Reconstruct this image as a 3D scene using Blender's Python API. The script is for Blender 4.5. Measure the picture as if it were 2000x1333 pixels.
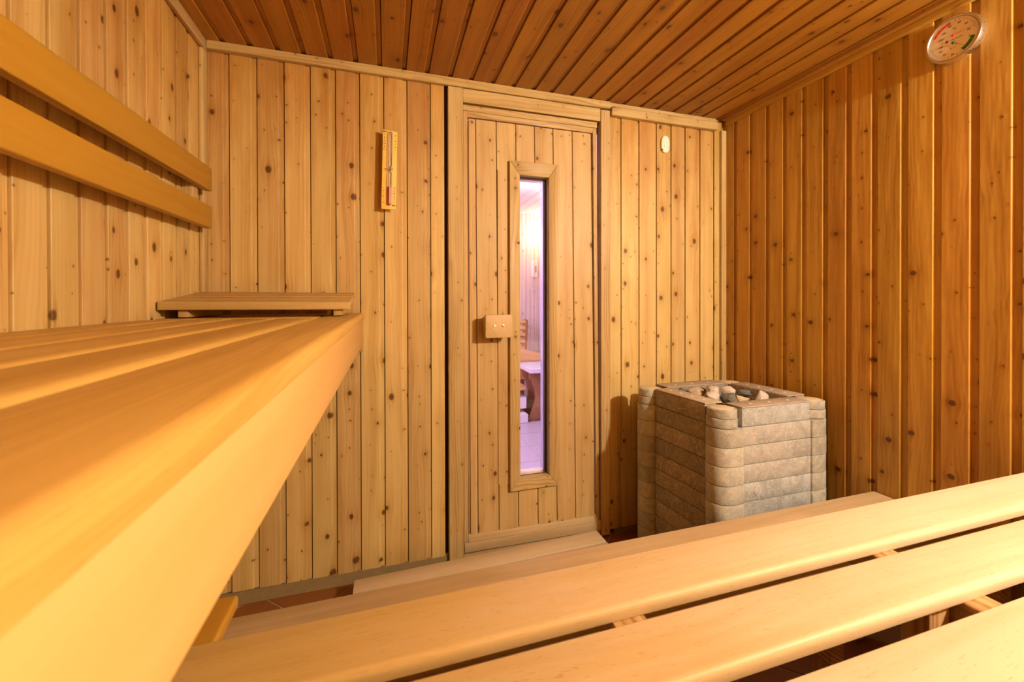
import bpy, bmesh, math, random
from mathutils import Matrix, Vector
random.seed(7)
for o in list(bpy.data.objects): bpy.data.objects.remove(o)
C = bpy.context.scene.collection
H = 1.25                       # height of the camera above the floor; z values below are relative to the camera
# ------------------------------------------------------------------ camera, world, light, exposure
cd = bpy.data.cameras.new('camera'); cam = bpy.data.objects.new('camera', cd); C.objects.link(cam)
yaw, pitch, roll = .3054, -.0052, -.0021
f_ = Vector((math.sin(yaw), math.cos(yaw), 0)); r_ = Vector((math.cos(yaw), -math.sin(yaw), 0)); u_ = Vector((0, 0, 1))
f2 = f_*math.cos(pitch)+u_*math.sin(pitch); u2 = u_*math.cos(pitch)-f_*math.sin(pitch)
r3 = r_*math.cos(roll)+u2*math.sin(roll); u3 = u2*math.cos(roll)-r_*math.sin(roll)
M = Matrix((r3, u3, -f2)).transposed().to_4x4(); M.translation = (0, 0, H); cam.matrix_world = M
cd.sensor_width = 36; cd.lens = 828.85/2000*36
cd.shift_x = (1000-1016.32)/2000; cd.shift_y = (588.93-666.5)/2000
cd.clip_start = .02
cd.dof.use_dof = True; cd.dof.focus_distance = 1.9; cd.dof.aperture_fstop = 6.3
bpy.context.scene.camera = cam
sc = bpy.context.scene
sc.view_settings.view_transform = 'Standard'; sc.view_settings.look = 'None'
sc.cycles.diffuse_bounces = 4; sc.cycles.glossy_bounces = 2; sc.cycles.max_bounces = 6
sc.view_settings.exposure = 0.0; sc.view_settings.gamma = 1; sc.view_settings.use_curve_mapping = False
w = bpy.data.worlds.new('world'); sc.world = w; w.use_nodes = True
w.node_tree.nodes['Background'].inputs[0].default_value = (.9, .8, .7, 1); w.node_tree.nodes['Background'].inputs[1].default_value = .05
def point(name, loc, energy, col, rad):
    l = bpy.data.lights.new(name, 'POINT'); l.energy = energy; l.color = col; l.shadow_soft_size = rad
    o = bpy.data.objects.new(name, l); C.objects.link(o); o.location = (loc[0], loc[1], loc[2]+H); return o
LX, LY, LZ = 1.755, -.42, .72
point('sauna_lamp_light', (LX, LY, LZ), 188, (1, .93, .74), .035)
point('hall_ceiling_light', (1.2, 3.6, .85), 15, (.93, .88, 1), .12)
point('hall_coloured_light', (-.25, 2.85, .45), 80, (.64, .48, 1), .10)

# ------------------------------------------------------------------ materials
def new_mat(name):
    m = bpy.data.materials.new(name); m.use_nodes = True
    nt = m.node_tree; return m, nt, nt.nodes['Principled BSDF']
class N:
    def __init__(s, nt): s.nt = nt
    def v(s, x, i):
        if isinstance(x, (int, float)): i.default_value = x
        elif isinstance(x, (tuple, list)): i.default_value = x if len(x) != 3 or i.type == 'VECTOR' else (*x, 1)
        else: s.nt.links.new(x, i)
    def m(s, op, a, b=0., c=0.):
        n = s.nt.nodes.new('ShaderNodeMath'); n.operation = op
        s.v(a, n.inputs[0]); s.v(b, n.inputs[1]); s.v(c, n.inputs[2]); return n.outputs[0]
    def ss(s, x, a, b, lo=0., hi=1.):
        n = s.nt.nodes.new('ShaderNodeMapRange'); n.interpolation_type = 'SMOOTHSTEP'
        s.v(x, n.inputs[0]); n.inputs[1].default_value = a; n.inputs[2].default_value = b
        n.inputs[3].default_value = lo; n.inputs[4].default_value = hi; return n.outputs[0]
    def xyz(s, x, y, z):
        n = s.nt.nodes.new('ShaderNodeCombineXYZ'); s.v(x, n.inputs[0]); s.v(y, n.inputs[1]); s.v(z, n.inputs[2]); return n.outputs[0]
    def sep(s, x):
        n = s.nt.nodes.new('ShaderNodeSeparateXYZ'); s.nt.links.new(x, n.inputs[0]); return n.outputs
    def noise(s, vec, sc_, det=2., rough=.5, dist=0.):
        n = s.nt.nodes.new('ShaderNodeTexNoise'); s.v(vec, n.inputs['Vector']); n.inputs['Scale'].default_value = sc_
        n.inputs['Detail'].default_value = det; n.inputs['Roughness'].default_value = rough; n.inputs['Distortion'].default_value = dist
        return n.outputs[0]
    def mix(s, f, a, b, mode='MIX'):
        n = s.nt.nodes.new('ShaderNodeMix'); n.data_type = 'RGBA'; n.blend_type = mode
        s.v(f, n.inputs[0]); s.v(a, n.inputs[6]); s.v(b, n.inputs[7]); return n.outputs[2]
    def obj_vec(s, rnd=True):
        t = s.nt.nodes.new('ShaderNodeTexCoord').outputs['Object']
        if not rnd: return t, None
        i = s.nt.nodes.new('ShaderNodeObjectInfo').outputs['Random']
        a = s.m('MULTIPLY', i, 37.); b = s.m('MULTIPLY', i, 91.)
        n = s.nt.nodes.new('ShaderNodeVectorMath'); n.operation = 'ADD'
        s.nt.links.new(t, n.inputs[0]); s.nt.links.new(s.xyz(a, s.m('MULTIPLY', i, 13.), b), n.inputs[1])
        return n.outputs[0], i
    def bump(s, h, strength, dist):
        n = s.nt.nodes.new('ShaderNodeBump'); n.inputs['Strength'].default_value = strength; n.inputs['Distance'].default_value = dist
        s.nt.links.new(h, n.inputs['Height']); return n.outputs[0]
def wood(name, light, dark, knotc=(.095, .034, .008), knots=1., pins=1., rings=.5, streak=.5, vary=.22, rough=.45, und=.0, kz=.72, pores=0., blotch=.35, spec=.35, ringf=75., end_tint=None):
    """Board wood: grain along the local z axis of every board, a different piece of timber for each object."""
    m, nt, b = new_mat(name); n = N(nt)
    V, rnd = n.obj_vec(); x, y, z = n.sep(V)
    rnd2 = n.m('FRACT', n.m('MULTIPLY', rnd, 57.31)); rnd3 = n.m('FRACT', n.m('MULTIPLY', rnd, 191.7))
    xx = n.m('ADD', x, n.m('MULTIPLY', y, .7))
    halo = 0.; K = None; shift = 0.
    def layer(sx, sz, rmax, thr, zs=.72):
        p = n.xyz(n.m('MULTIPLY', xx, sx), n.m('MULTIPLY', z, sz), 0.)
        vo = nt.nodes.new('ShaderNodeTexVoronoi'); vo.voronoi_dimensions = '2D'; vo.inputs['Scale'].default_value = 1.
        vo.inputs['Randomness'].default_value = .9; nt.links.new(p, vo.inputs['Vector'])
        px, py, pz = n.sep(vo.outputs['Position']); cr, cg, cb = n.sep(vo.outputs['Color'])
        dx = n.m('DIVIDE', n.m('SUBTRACT', n.m('MULTIPLY', xx, sx), px), sx)
        dz = n.m('DIVIDE', n.m('SUBTRACT', n.m('MULTIPLY', z, sz), py), sz)
        wob = n.m('MULTIPLY', n.noise(V, 140., 2.), .004)
        d = n.m('ADD', n.m('SQRT', n.m('ADD', n.m('MULTIPLY', dx, dx), n.m('MULTIPLY', n.m('MULTIPLY', dz, zs), n.m('MULTIPLY', dz, zs)))), n.m('SUBTRACT', wob, .002))
        r = n.m('MULTIPLY', n.m('MAXIMUM', n.m('SUBTRACT', cr, thr), .0001), rmax/(1-thr))
        q = n.m('DIVIDE', d, r)
        on = n.m('GREATER_THAN', cr, thr+.05)
        k = n.m('MULTIPLY', n.ss(q, 1.15, .55), on)
        h = n.m('MULTIPLY', n.m('DIVIDE', 1., n.m('ADD', 1., n.m('MULTIPLY', n.m('MULTIPLY', q, q), .35))), on)
        sh = n.m('MULTIPLY', n.m('MULTIPLY', dx, h), .75)
        return k, h, sh, q
    if knots > 0:
        k1, h1, s1, q1 = layer(10., 5.6, .0130*knots, .26, kz)
        K = k1; halo = h1; shift = s1
    if pins > 0:
        k2, h2, s2, q2 = layer(21., 9., .0048*pins, .5, .9)
        K = n.m('MAXIMUM', K, n.m('MULTIPLY', k2, .8)) if K is not None else k2
        halo = n.m('MAXIMUM', halo, n.m('MULTIPLY', h2, .5)) if knots > 0 else h2
    warp = n.m('MULTIPLY', n.noise(n.xyz(n.m('MULTIPLY', xx, 5.), y, n.m('MULTIPLY', z, .9)), 1.6, 2., .5), .075)
    gx = n.m('SUBTRACT', n.m('ADD', xx, warp), shift)
    ph = n.m('MULTIPLY', gx, ringf*6.283)
    rg = n.m('POWER', n.m('MULTIPLY', n.m('ADD', n.m('SINE', ph), 1.), .5), 1.8)
    st = n.noise(n.xyz(n.m('MULTIPLY', gx, 420.), n.m('MULTIPLY', y, 60.), n.m('MULTIPLY', z, 5.)), 1., 2., .6)
    lo = n.noise(n.xyz(n.m('MULTIPLY', gx, 24.), 0., n.m('MULTIPLY', z, .8)), 1., 2., .55)
    bl = n.noise(n.xyz(n.m('MULTIPLY', xx, 9.), y, n.m('MULTIPLY', z, 3.5)), 1., 3., .6)
    mod = n.ss(n.noise(n.xyz(n.m('MULTIPLY', xx, 18.), 4., n.m('MULTIPLY', z, 1.2)), 1., 1.), .35, .65)
    f = n.m('MULTIPLY', n.m('MULTIPLY', rg, mod), rings)
    f = n.m('ADD', f, n.m('MULTIPLY', n.m('SUBTRACT', st, .5), streak))
    f = n.m('ADD', f, n.m('MULTIPLY', n.ss(lo, .35, .7), .55))
    f = n.m('ADD', f, n.m('MULTIPLY', n.m('SUBTRACT', bl, .5), blotch*2))
    f = n.m('ADD', f, n.m('MULTIPLY', halo, n.m('ADD', .5, n.m('MULTIPLY', rg, .55))) if not isinstance(halo, float) else 0.)
    fac = nt.nodes.new('ShaderNodeClamp'); nt.links.new(f, fac.inputs[0])
    col = n.mix(fac.outputs[0], (*light, 1), (*dark, 1))
    if pores > 0:
        po = n.noise(n.xyz(n.m('MULTIPLY', gx, 800.), n.m('MULTIPLY', y, 300.), n.m('MULTIPLY', z, 50.)), 1., 1., .5)
        pf = n.m('MULTIPLY', n.ss(po, .64, .76), pores*.7)
        col = n.mix(pf, col, (dark[0]*.55, dark[1]*.45, dark[2]*.35, 1))
    if K is not None: col = n.mix(n.m('MULTIPLY', K, .88), col, (*knotc, 1))
    if end_tint:      # darkened end of a board (worn bench slats, upper ends of wall planks): (from, to, colour, strength) along its length
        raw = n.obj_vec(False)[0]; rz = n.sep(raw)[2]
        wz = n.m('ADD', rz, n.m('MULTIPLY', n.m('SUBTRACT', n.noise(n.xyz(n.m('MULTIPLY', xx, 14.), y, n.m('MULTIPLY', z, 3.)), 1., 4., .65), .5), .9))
        wm = n.m('MULTIPLY', n.ss(wz, end_tint[1], end_tint[0]), end_tint[3])
        col = n.mix(wm, col, (*end_tint[2], 1), 'MULTIPLY')
    hs = nt.nodes.new('ShaderNodeHueSaturation'); nt.links.new(col, hs.inputs['Color'])
    n.v(n.m('ADD', 1-vary/2, n.m('MULTIPLY', rnd2, vary)), hs.inputs['Value'])
    n.v(n.m('ADD', .494, n.m('MULTIPLY', rnd3, .012)), hs.inputs['Hue'])
    nt.links.new(hs.outputs[0], b.inputs['Base Color'])
    n.v(n.m('ADD', rough-.08, n.m('MULTIPLY', st, .16)), b.inputs['Roughness'])
    b.inputs['Specular IOR Level'].default_value = spec
    hgt = n.m('SUBTRACT', n.m('MULTIPLY', st, .5), n.m('MULTIPLY', f, .35))
    bn = nt.nodes.new('ShaderNodeBump'); bn.inputs['Strength'].default_value = .35; bn.inputs['Distance'].default_value = .0008
    nt.links.new(hgt, bn.inputs['Height'])
    if und:      # planed boards are never quite flat: slow hollows and a swelling round each knot
        uh = n.m('ADD', n.noise(n.xyz(n.m('MULTIPLY', xx, 26.), y, n.m('MULTIPLY', z, 2.6)), 1., 2., .5), n.m('MULTIPLY', halo, .35))
        b2 = nt.nodes.new('ShaderNodeBump'); b2.inputs['Strength'].default_value = 1.; b2.inputs['Distance'].default_value = und
        nt.links.new(uh, b2.inputs['Height']); nt.links.new(b2.outputs[0], bn.inputs['Normal'])
    nt.links.new(bn.outputs[0], b.inputs['Normal'])
    return m
def plain(name, col, rough=.5, metal=0., spec=.5, var=.0, scale=30., bump=0.):
    m, nt, b = new_mat(name); n = N(nt)
    V, _ = n.obj_vec()
    q = n.noise(V, scale, 4., .6)
    c2 = tuple(max(0, c*(1-var)) for c in col)
    nt.links.new(n.mix(q, (*col, 1), (*c2, 1)), b.inputs['Base Color'])
    b.inputs['Roughness'].default_value = rough; b.inputs['Metallic'].default_value = metal
    b.inputs['Specular IOR Level'].default_value = spec
    if bump: nt.links.new(n.bump(q, bump, .002), b.inputs['Normal'])
    return m
def emit(name, col, s):
    m, nt, b = new_mat(name); b.inputs['Base Color'].default_value = (*col, 1)
    b.inputs['Emission Color'].default_value = (*col, 1); b.inputs['Emission Strength'].default_value = s; return m
def soapstone(name, a, bcol, vein, vein_amt=.5, speck=.4, scale=9.):
    m, nt, b = new_mat(name); n = N(nt); V, rnd = n.obj_vec()
    big = n.noise(V, scale, 5., .6, 1.2)
    col = n.mix(n.ss(big, .3, .7), (*a, 1), (*bcol, 1))
    vn = n.noise(V, scale*1.3, 3., .55, 2.5)
    vv = n.m('ABSOLUTE', n.m('SUBTRACT', vn, .5))
    col = n.mix(n.m('MULTIPLY', n.ss(vv, .035, 0.), vein_amt), col, (*vein, 1))
    sp = n.noise(V, 260., 3., .7)
    col = n.mix(n.m('MULTIPLY', n.ss(sp, .58, .7), speck), col, tuple(c*.35 for c in a)+(1,))
    dk = n.noise(V, 38., 4., .65, 1.5)
    col = n.mix(n.m('MULTIPLY', n.ss(dk, .6, .72), speck*.9), col, tuple(c*.45 for c in a)+(1,))
    hs = nt.nodes.new('ShaderNodeHueSaturation'); nt.links.new(col, hs.inputs['Color'])
    n.v(n.m('ADD', .86, n.m('MULTIPLY', n.m('FRACT', n.m('MULTIPLY', rnd, 77.7)), .3)), hs.inputs['Value'])
    nt.links.new(hs.outputs[0], b.inputs['Base Color'])
    b.inputs['Roughness'].default_value = .62; b.inputs['Specular IOR Level'].default_value = .4
    nt.links.new(n.bump(n.m('ADD', big, n.m('MULTIPLY', sp, .3)), .4, .002), b.inputs['Normal'])
    return m
PINE = wood('pine_wall', (.68, .505, .215), (.50, .30, .09), und=.0022, rings=.26, streak=.3, end_tint=(2.5, 1.35, (.68, .47, .24), 1.))  # colour gets unevenly darker towards the top of each plank
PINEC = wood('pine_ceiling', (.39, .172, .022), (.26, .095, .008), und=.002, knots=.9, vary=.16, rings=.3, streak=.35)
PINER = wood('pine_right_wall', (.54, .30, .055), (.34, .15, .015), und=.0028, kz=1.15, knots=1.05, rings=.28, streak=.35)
DOORW = wood('pine_door', (.61, .44, .20), (.45, .27, .09), und=.0012, knots=.9, pins=1.2, vary=.1, rings=.25, streak=.3)
TRIMW = wood('pine_trim', (.58, .42, .19), (.40, .24, .085), knots=.6, pins=.8, rings=.7, vary=.1, blotch=.45)
ABA = wood('abachi_bench', (.69, .575, .40), (.59, .45, .26), knots=0, pins=.0, rings=.10, streak=.28, vary=.05, pores=.55, blotch=.25, rough=.5)
ABAW = wood('abachi_bench_worn', (.69, .575, .40), (.59, .45, .26), knots=0, pins=.0, rings=.10, streak=.4, vary=.05, pores=.6, blotch=.35, rough=.5, end_tint=(.15, 1.5, (.82, .66, .28), .95))
ABAU = wood('abachi_upper_bench', (.63, .38, .105), (.43, .215, .03), knots=0, pins=0, rings=.12, streak=1.0, vary=.06, pores=.3, blotch=.35, rough=.45)
ABAF = wood('abachi_fascia', (.69, .41, .16), (.63, .355, .12), knots=0, pins=0, rings=.04, streak=.15, vary=.03, pores=.1, blotch=.2)
ABAB = wood('abachi_backrest', (.48, .25, .030), (.40, .19, .015), knots=0, pins=0, rings=.06, streak=.2, vary=.05, pores=.3, blotch=.25)
WORN = wood('worn_bench_wood', (.57, .43, .235), (.42, .29, .13), knots=0, pins=0, rings=.1, streak=.4, vary=.1, pores=.3, blotch=.6, rough=.6)
PALEW = wood('pale_duckboard_wood', (.66, .53, .36), (.50, .38, .22), knots=0, pins=0, rings=.1, streak=.4, vary=.08, pores=.3, blotch=.5, rough=.6)
RAW = wood('raw_support_wood', (.62, .38, .17), (.34, .17, .06), knots=.8, pins=.6, rings=.8, streak=.7)
HEADW = wood('headrest_wood', (.56, .38, .15), (.44, .27, .08), knots=0, pins=0, rings=.06, streak=.25, pores=.3, vary=.06)
HNDW = wood('handle_wood', (.60, .43, .22), (.52, .34, .14), knots=0, pins=0, rings=.05, streak=.2, blotch=.4)
DARK = plain('dark_gap', (.05, .018, .004), .9)
BASEM = plain('skirting_mortar', (.36, .27, .13), .85, var=.4, bump=.4)
TILE = plain('brown_floor_tile', (.30, .115, .03), .35, var=.3, scale=12.)
GROUT = plain('grout', (.42, .27, .16), .9)
WHITE = plain('white_plastic', (.86, .82, .70), .35)
CREAM = plain('cream_cap', (.72, .64, .44), .6, var=.2)
PLUG = plain('pale_plug', (.85, .80, .70), .5)
METAL = plain('brushed_metal', (.82, .80, .76), .28, 1.)
DIAL = plain('dial_face', (.78, .66, .48), .55)
BLACK = plain('black_print', (.05, .035, .02), .6)
REDM = plain('red_print', (.75, .05, .02), .5)
GREENM = plain('green_print', (.03, .16, .02), .5)
YELLOW = plain('yellow_plate', (.98, .66, .14), .5, var=.08)
PINK = plain('pink_sand', (.86, .36, .40), .8)
SCREW = plain('screw_cap', (.95, .82, .55), .4)
IRON = plain('dark_iron', (.05, .045, .04), .5, .8)
SOAP1 = soapstone('soapstone_grey', (.31, .325, .325), (.50, .51, .50), (.70, .68, .60), .45, .85)
SOAP2 = soapstone('soapstone_pale', (.48, .455, .42), (.33, .32, .305), (.68, .64, .54), .45, .75)
SOAPL = soapstone('soapstone_side', (.34, .28, .21), (.24, .21, .17), (.62, .52, .38), .5, .5)
SOAPC = soapstone('soapstone_corner', (.50, .475, .40), (.33, .32, .285), (.76, .68, .50), .3, .9, 14.)
SOAPT = soapstone('soapstone_top', (.46, .37, .29), (.36, .31, .26), (.60, .50, .40), .3, .6)
ROCKL = soapstone('pale_rock', (.62, .56, .50), (.48, .43, .40), (.75, .7, .62), .4, .5, 30.)
ROCKD = soapstone('dark_rock', (.10, .11, .10), (.17, .18, .16), (.3, .3, .27), .2, .4, 30.)
ROCKB = soapstone('ochre_rock', (.55, .42, .24), (.35, .27, .18), (.8, .72, .5), .5, .7, 34.)
HALLW = wood('hall_panel_wood', (.86, .72, .62), (.72, .55, .46), knots=.6, pins=.8, streak=.3, vary=.08)
HALLO = wood('hall_orange_wood', (.72, .42, .18), (.58, .30, .10), knots=.5, pins=.6, vary=.1)
HALLD = wood('hall_dark_wood', (.42, .20, .08), (.30, .13, .05), knots=.4, pins=.4)
HALLC = plain('hall_ceiling_paint', (.92, .88, .80), .8)
HALLF = plain('hall_floor_tile', (.66, .60, .66), .3, var=.12, scale=5.)
HALLG = plain('hall_grout', (.50, .45, .50), .8)
WPAINT = plain('white_painted_wood', (.86, .84, .86), .4)
LILAC = plain('lilac_seal', (.50, .46, .54), .35)
SEAL = plain('black_rubber_seal', (.05, .035, .08), .6)
GLOBE = emit('lamp_globe_glow', (1, .95, .86), 6.)
BULB = emit('bulb_glow', (1, .85, .62), 30.)
mg, ntg, bg = new_mat('clear_glass')
for nd in list(ntg.nodes):
    if nd.type != 'OUTPUT_MATERIAL': ntg.nodes.remove(nd)
g_t = ntg.nodes.new('ShaderNodeBsdfTransparent'); g_g = ntg.nodes.new('ShaderNodeBsdfGlossy'); g_g.inputs['Roughness'].default_value = .02
g_m = ntg.nodes.new('ShaderNodeMixShader'); g_f = ntg.nodes.new('ShaderNodeFresnel'); g_f.inputs[0].default_value = 1.45
ntg.links.new(g_f.outputs[0], g_m.inputs[0]); ntg.links.new(g_t.outputs[0], g_m.inputs[1]); ntg.links.new(g_g.outputs[0], g_m.inputs[2])
ntg.links.new(g_m.outputs[0], ntg.nodes['Material Output'].inputs[0]); GLASS = mg

# ------------------------------------------------------------------ builders
WM = {}
def tag(o, label=None, cat=None, group=None, kind=None):
    for k, v in (('label', label), ('category', cat), ('group', group), ('kind', kind)):
        if v: o[k] = v
    return o
def link(name, me, mat, parent=None, mw=None):
    o = bpy.data.objects.new(name, me); C.objects.link(o)
    mw = mw or Matrix.Identity(4)
    if mat and me and not me.materials: me.materials.append(mat)
    if parent:
        o.parent = parent; o.matrix_local = WM[parent.name].inverted() @ mw
    else: o.matrix_local = mw
    WM[o.name] = mw; return o
def thing(name, loc, label, cat, group=None):
    o = bpy.data.objects.new(name, None); C.objects.link(o); o.empty_display_size = .05
    mw = Matrix.Translation((loc[0], loc[1], loc[2]+H)); o.matrix_local = mw; WM[o.name] = mw
    return tag(o, label, cat, group)
def frame(origin, xa, ya, za):
    """local axes of a board: x its width, y the way its face looks, z its length"""
    m = Matrix((Vector(xa), Vector(ya), Vector(za))).transposed().to_4x4(); m.translation = (origin[0], origin[1], origin[2]+H); return m
def finish(bm, name, mat, parent, mw, bev=0, seg=2, smooth=False):
    bmesh.ops.recalc_face_normals(bm, faces=bm.faces)
    if bev > 0:
        bmesh.ops.bevel(bm, geom=[e for e in bm.edges if e.is_manifold and e.calc_face_angle(0) > .5], offset=bev, segments=seg, affect='EDGES', profile=.5, clamp_overlap=True)
    bmesh.ops.recalc_face_normals(bm, faces=bm.faces)
    me = bpy.data.meshes.new(name); bm.to_mesh(me); bm.free()
    if smooth or bev > 0:
        me.polygons.foreach_set('use_smooth', [True]*len(me.polygons))
        try: me.set_sharp_from_angle(angle=math.radians(40))
        except Exception: pass
    return link(name, me, mat, parent, mw)
def extr(bm, prof, z0, z1, skew=None):
    """closed profile (x,y) extruded from z0 to z1"""
    a = [bm.verts.new((x, y, z0)) for x, y in prof]; b = [bm.verts.new((x, y, z1)) for x, y in prof]
    n = len(prof)
    for i in range(n): bm.faces.new((a[i], a[(i+1) % n], b[(i+1) % n], b[i]))
    bm.faces.new(a); bm.faces.new(b[::-1])
def box(name, p0, p1, mat, parent=None, along=None, bev=.0015, seg=1):
    """world-aligned board; 'along' is the grain axis"""
    lo = [min(a, b) for a, b in zip(p0, p1)]; hi = [max(a, b) for a, b in zip(p0, p1)]
    d = [h-l for h, l in zip(hi, lo)]
    if along is None: along = 'XYZ'[d.index(max(d))]
    ax = {'X': ((0, 1, 0), (0, 0, 1), (1, 0, 0)), 'Y': ((0, 0, 1), (1, 0, 0), (0, 1, 0)), 'Z': ((1, 0, 0), (0, 1, 0), (0, 0, 1))}[along]
    c = [(l+h)/2 for l, h in zip(lo, hi)]
    mw = frame(c, *ax)
    sz = [abs(Vector(a).dot(Vector(d))) for a in ax]
    bm = bmesh.new(); bmesh.ops.create_cube(bm, size=1)
    for v in bm.verts: v.co = Vector((v.co.x*sz[0], v.co.y*sz[1], v.co.z*sz[2]))
    return finish(bm, name, mat, parent, mw, min(bev, min(sz)*.3), seg)
def plank(name, w, L, mat, parent, mw, lip=.018, t=.006, back=.012, ends=True, hidden=True):
    """tongue and groove board: raised face, soft shoulder, recessed lip at the high-x side"""
    g = .0028; p = [(g, -back), (w, -back), (w, 0), (w-lip, 0), (w-lip-.0006, t*.55), (w-lip-.0022, t*.88), (w-lip-.0045, t), (g+.0014, t), (g+.0003, t-.0010), (g, t-.0022)]
    bm = bmesh.new(); extr(bm, p, 0, L)
    return finish(bm, name, mat, parent, mw)
def hexa(name, a, b, mat, parent=None, bev=.004, seg=3, along=None):
    """board between two end sections a and b, each four world points in the same order; grain from a to b"""
    A = [Vector(p) for p in a]; B = [Vector(p) for p in b]
    ca = sum(A, Vector())/4; cb = sum(B, Vector())/4
    za = (cb-ca).normalized(); xa = (A[1]-A[0]); xa = (xa-za*xa.dot(za)).normalized(); ya = za.cross(xa)
    mw = frame(ca, xa, ya, za); inv = mw.inverted()
    bm = bmesh.new(); off = Vector((0, 0, H))
    va = [bm.verts.new(inv @ (p+off)) for p in A]; vb = [bm.verts.new(inv @ (p+off)) for p in B]
    for i in range(4): bm.faces.new((va[i], va[(i+1) % 4], vb[(i+1) % 4], vb[i]))
    bm.faces.new(va); bm.faces.new(vb[::-1])
    return finish(bm, name, mat, parent, mw, bev, seg)
def slat(name, A, B, ua, w, th, mat, parent, r_hi=.011, r_lo=.004, taper=0.):
    """slat from world point A to B (corner of its top at the low side), width w along ua, thickness th downward; the high-side top edge is worn round"""
    A = Vector(A); B = Vector(B); za = (B-A).normalized(); xa = Vector(ua); xa = (xa-za*xa.dot(za)).normalized(); ya = za.cross(xa)
    s = 1 if ya.z > 0 else -1
    p = []
    def arc_(cx_, cy_, r, a0, a1, n):
        for k in range(n+1):
            a = math.radians(a0+(a1-a0)*k/n); p.append((cx_+r*math.cos(a), s*(cy_+r*math.sin(a))))
    arc_(w-r_hi, -r_hi, r_hi, 90, 0, 6); arc_(w-.002, -th+.002, .002, 0, -90, 2); arc_(.002, -th+.002, .002, -90, -180, 2); arc_(r_lo, -r_lo, r_lo, 180, 90, 4)
    bm = bmesh.new(); extr(bm, p, 0, (B-A).length)
    return finish(bm, name, mat, parent, frame(A, xa, ya, za), 0, smooth=True)
def cyl(name, c, r, depth, axis, mat, parent=None, seg=24, bev=0., r2=None, mw=None):
    bm = bmesh.new(); bmesh.ops.create_cone(bm, cap_ends=True, segments=seg, radius1=r, radius2=r if r2 is None else r2, depth=depth)
    q = Vector((0, 0, 1)).rotation_difference(Vector(axis)).to_matrix().to_4x4(); q.translation = (c[0], c[1], c[2]+H)
    return finish(bm, name, mat, parent, q, bev, 2, smooth=True)
def tube(name, pts, r, mat, parent=None, seg=8):
    P = [Vector(p) for p in pts]; bm = bmesh.new(); rings = []
    for i, p in enumerate(P):
        t = (P[min(i+1, len(P)-1)]-P[max(i-1, 0)]).normalized()
        a = t.cross(Vector((.3, .2, 1))).normalized(); b_ = t.cross(a)
        rings.append([bm.verts.new(p+r*(a*math.cos(k*6.2832/seg)+b_*math.sin(k*6.2832/seg))) for k in range(seg)])
    for i in range(len(rings)-1):
        for k in range(seg): bm.faces.new((rings[i][k], rings[i][(k+1) % seg], rings[i+1][(k+1) % seg], rings[i+1][k]))
    bm.faces.new(rings[0]); bm.faces.new(rings[-1][::-1])
    return finish(bm, name, mat, parent, Matrix.Translation((0, 0, H)), smooth=True)
def outline(name, pts, depth, mw, mat, parent=None, bev=.001, seg=2):
    """flat outline (x,y) given thickness along local z (0..depth)"""
    bm = bmesh.new(); extr(bm, pts, 0, depth); return finish(bm, name, mat, parent, mw, bev, seg)
def text(name, s, size, mw, mat, parent, ax='CENTER'):
    cu = bpy.data.curves.new(name, 'FONT'); cu.body = s; cu.size = size; cu.align_x = ax; cu.align_y = 'CENTER'; cu.resolution_u = 2; cu.offset = size*.012
    o = bpy.data.objects.new('tmp', cu); C.objects.link(o); dg = bpy.context.evaluated_depsgraph_get()
    me = bpy.data.meshes.new_from_object(o.evaluated_get(dg)); bpy.data.objects.remove(o); bpy.data.curves.remove(cu)
    me.materials.clear(); return link(name, me, mat, parent, mw)

XL, XR, D, ZC, ZF, YB = -.700, 1.874, 2.0, 1.030, -1.25, -.74     # room: left, right, back wall (in view), ceiling, floor, wall behind camera
ZB, ZT = -1.20, ZC                                                 # panel bottoms and tops
T = .006                                                           # the planks stand this far into the room
# ------------------------------------------------------------------ room shell
def struct(o): o['kind'] = 'structure'; return o
floor = struct(box('floor', (XL-.03, YB-.03, ZF-.04), (XR+.03, D+.03, ZF-.004), GROUT, None, 'X', 0))
s_ = .30; mt = None; tiles = []
for i in range(-9, 7):                                             # brown tiles laid on the diagonal
    for j in range(-4, 10):
        a = 1.733+.4243*i; b = -2.348+.4243*j; cx = (a+b)/2; cy = (a-b)/2
        if XL < cx < XR-.1 and YB+.1 < cy < D+.12: tiles.append((cx, cy))
bm = bmesh.new(); bmesh.ops.create_cube(bm, size=1)
for v in bm.verts: v.co = Vector((v.co.x*(s_-.008), v.co.y*(s_-.008), v.co.z*.008))
bmesh.ops.bevel(bm, geom=[e for e in bm.edges], offset=.0015, segments=1, affect='EDGES'); mt = bpy.data.meshes.new('tile'); bm.to_mesh(mt); bm.free()
for cx, cy in tiles: link('tile', mt, TILE, floor, Matrix.Translation((cx, cy, ZF-.004+H)) @ Matrix.Rotation(math.pi/4, 4, 'Z'))
DX0, DX1, DZ0, DZ1 = .335, 1.10, ZF, .90                            # doorway through the back wall
def wall_mesh(name, boxes):
    bm = bmesh.new()
    for a, b in boxes:
        r = bmesh.ops.create_cube(bm, size=1)['verts']
        for v in r: v.co = Vector([(a[i]+b[i])/2+v.co[i]*(b[i]-a[i]) for i in range(3)])
    return struct(finish(bm, name, DARK, None, Matrix.Translation((0, 0, H))))
t0 = .012
wb = wall_mesh('wall_back', [((XL-.05, D+t0, ZF), (DX0, D+.09, ZC+.02)), ((DX1, D+t0, ZF), (XR+.05, D+.09, ZC+.02)), ((DX0, D+t0, DZ1), (DX1, D+.09, ZC+.02))])
wl = wall_mesh('wall_left', [((XL-.06, YB-.05, ZF), (XL-t0, D+.09, ZC+.02))])
wr = wall_mesh('wall_right', [((XR+t0, YB-.05, ZF), (XR+.06, D+.09, ZC+.02))])
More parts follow.
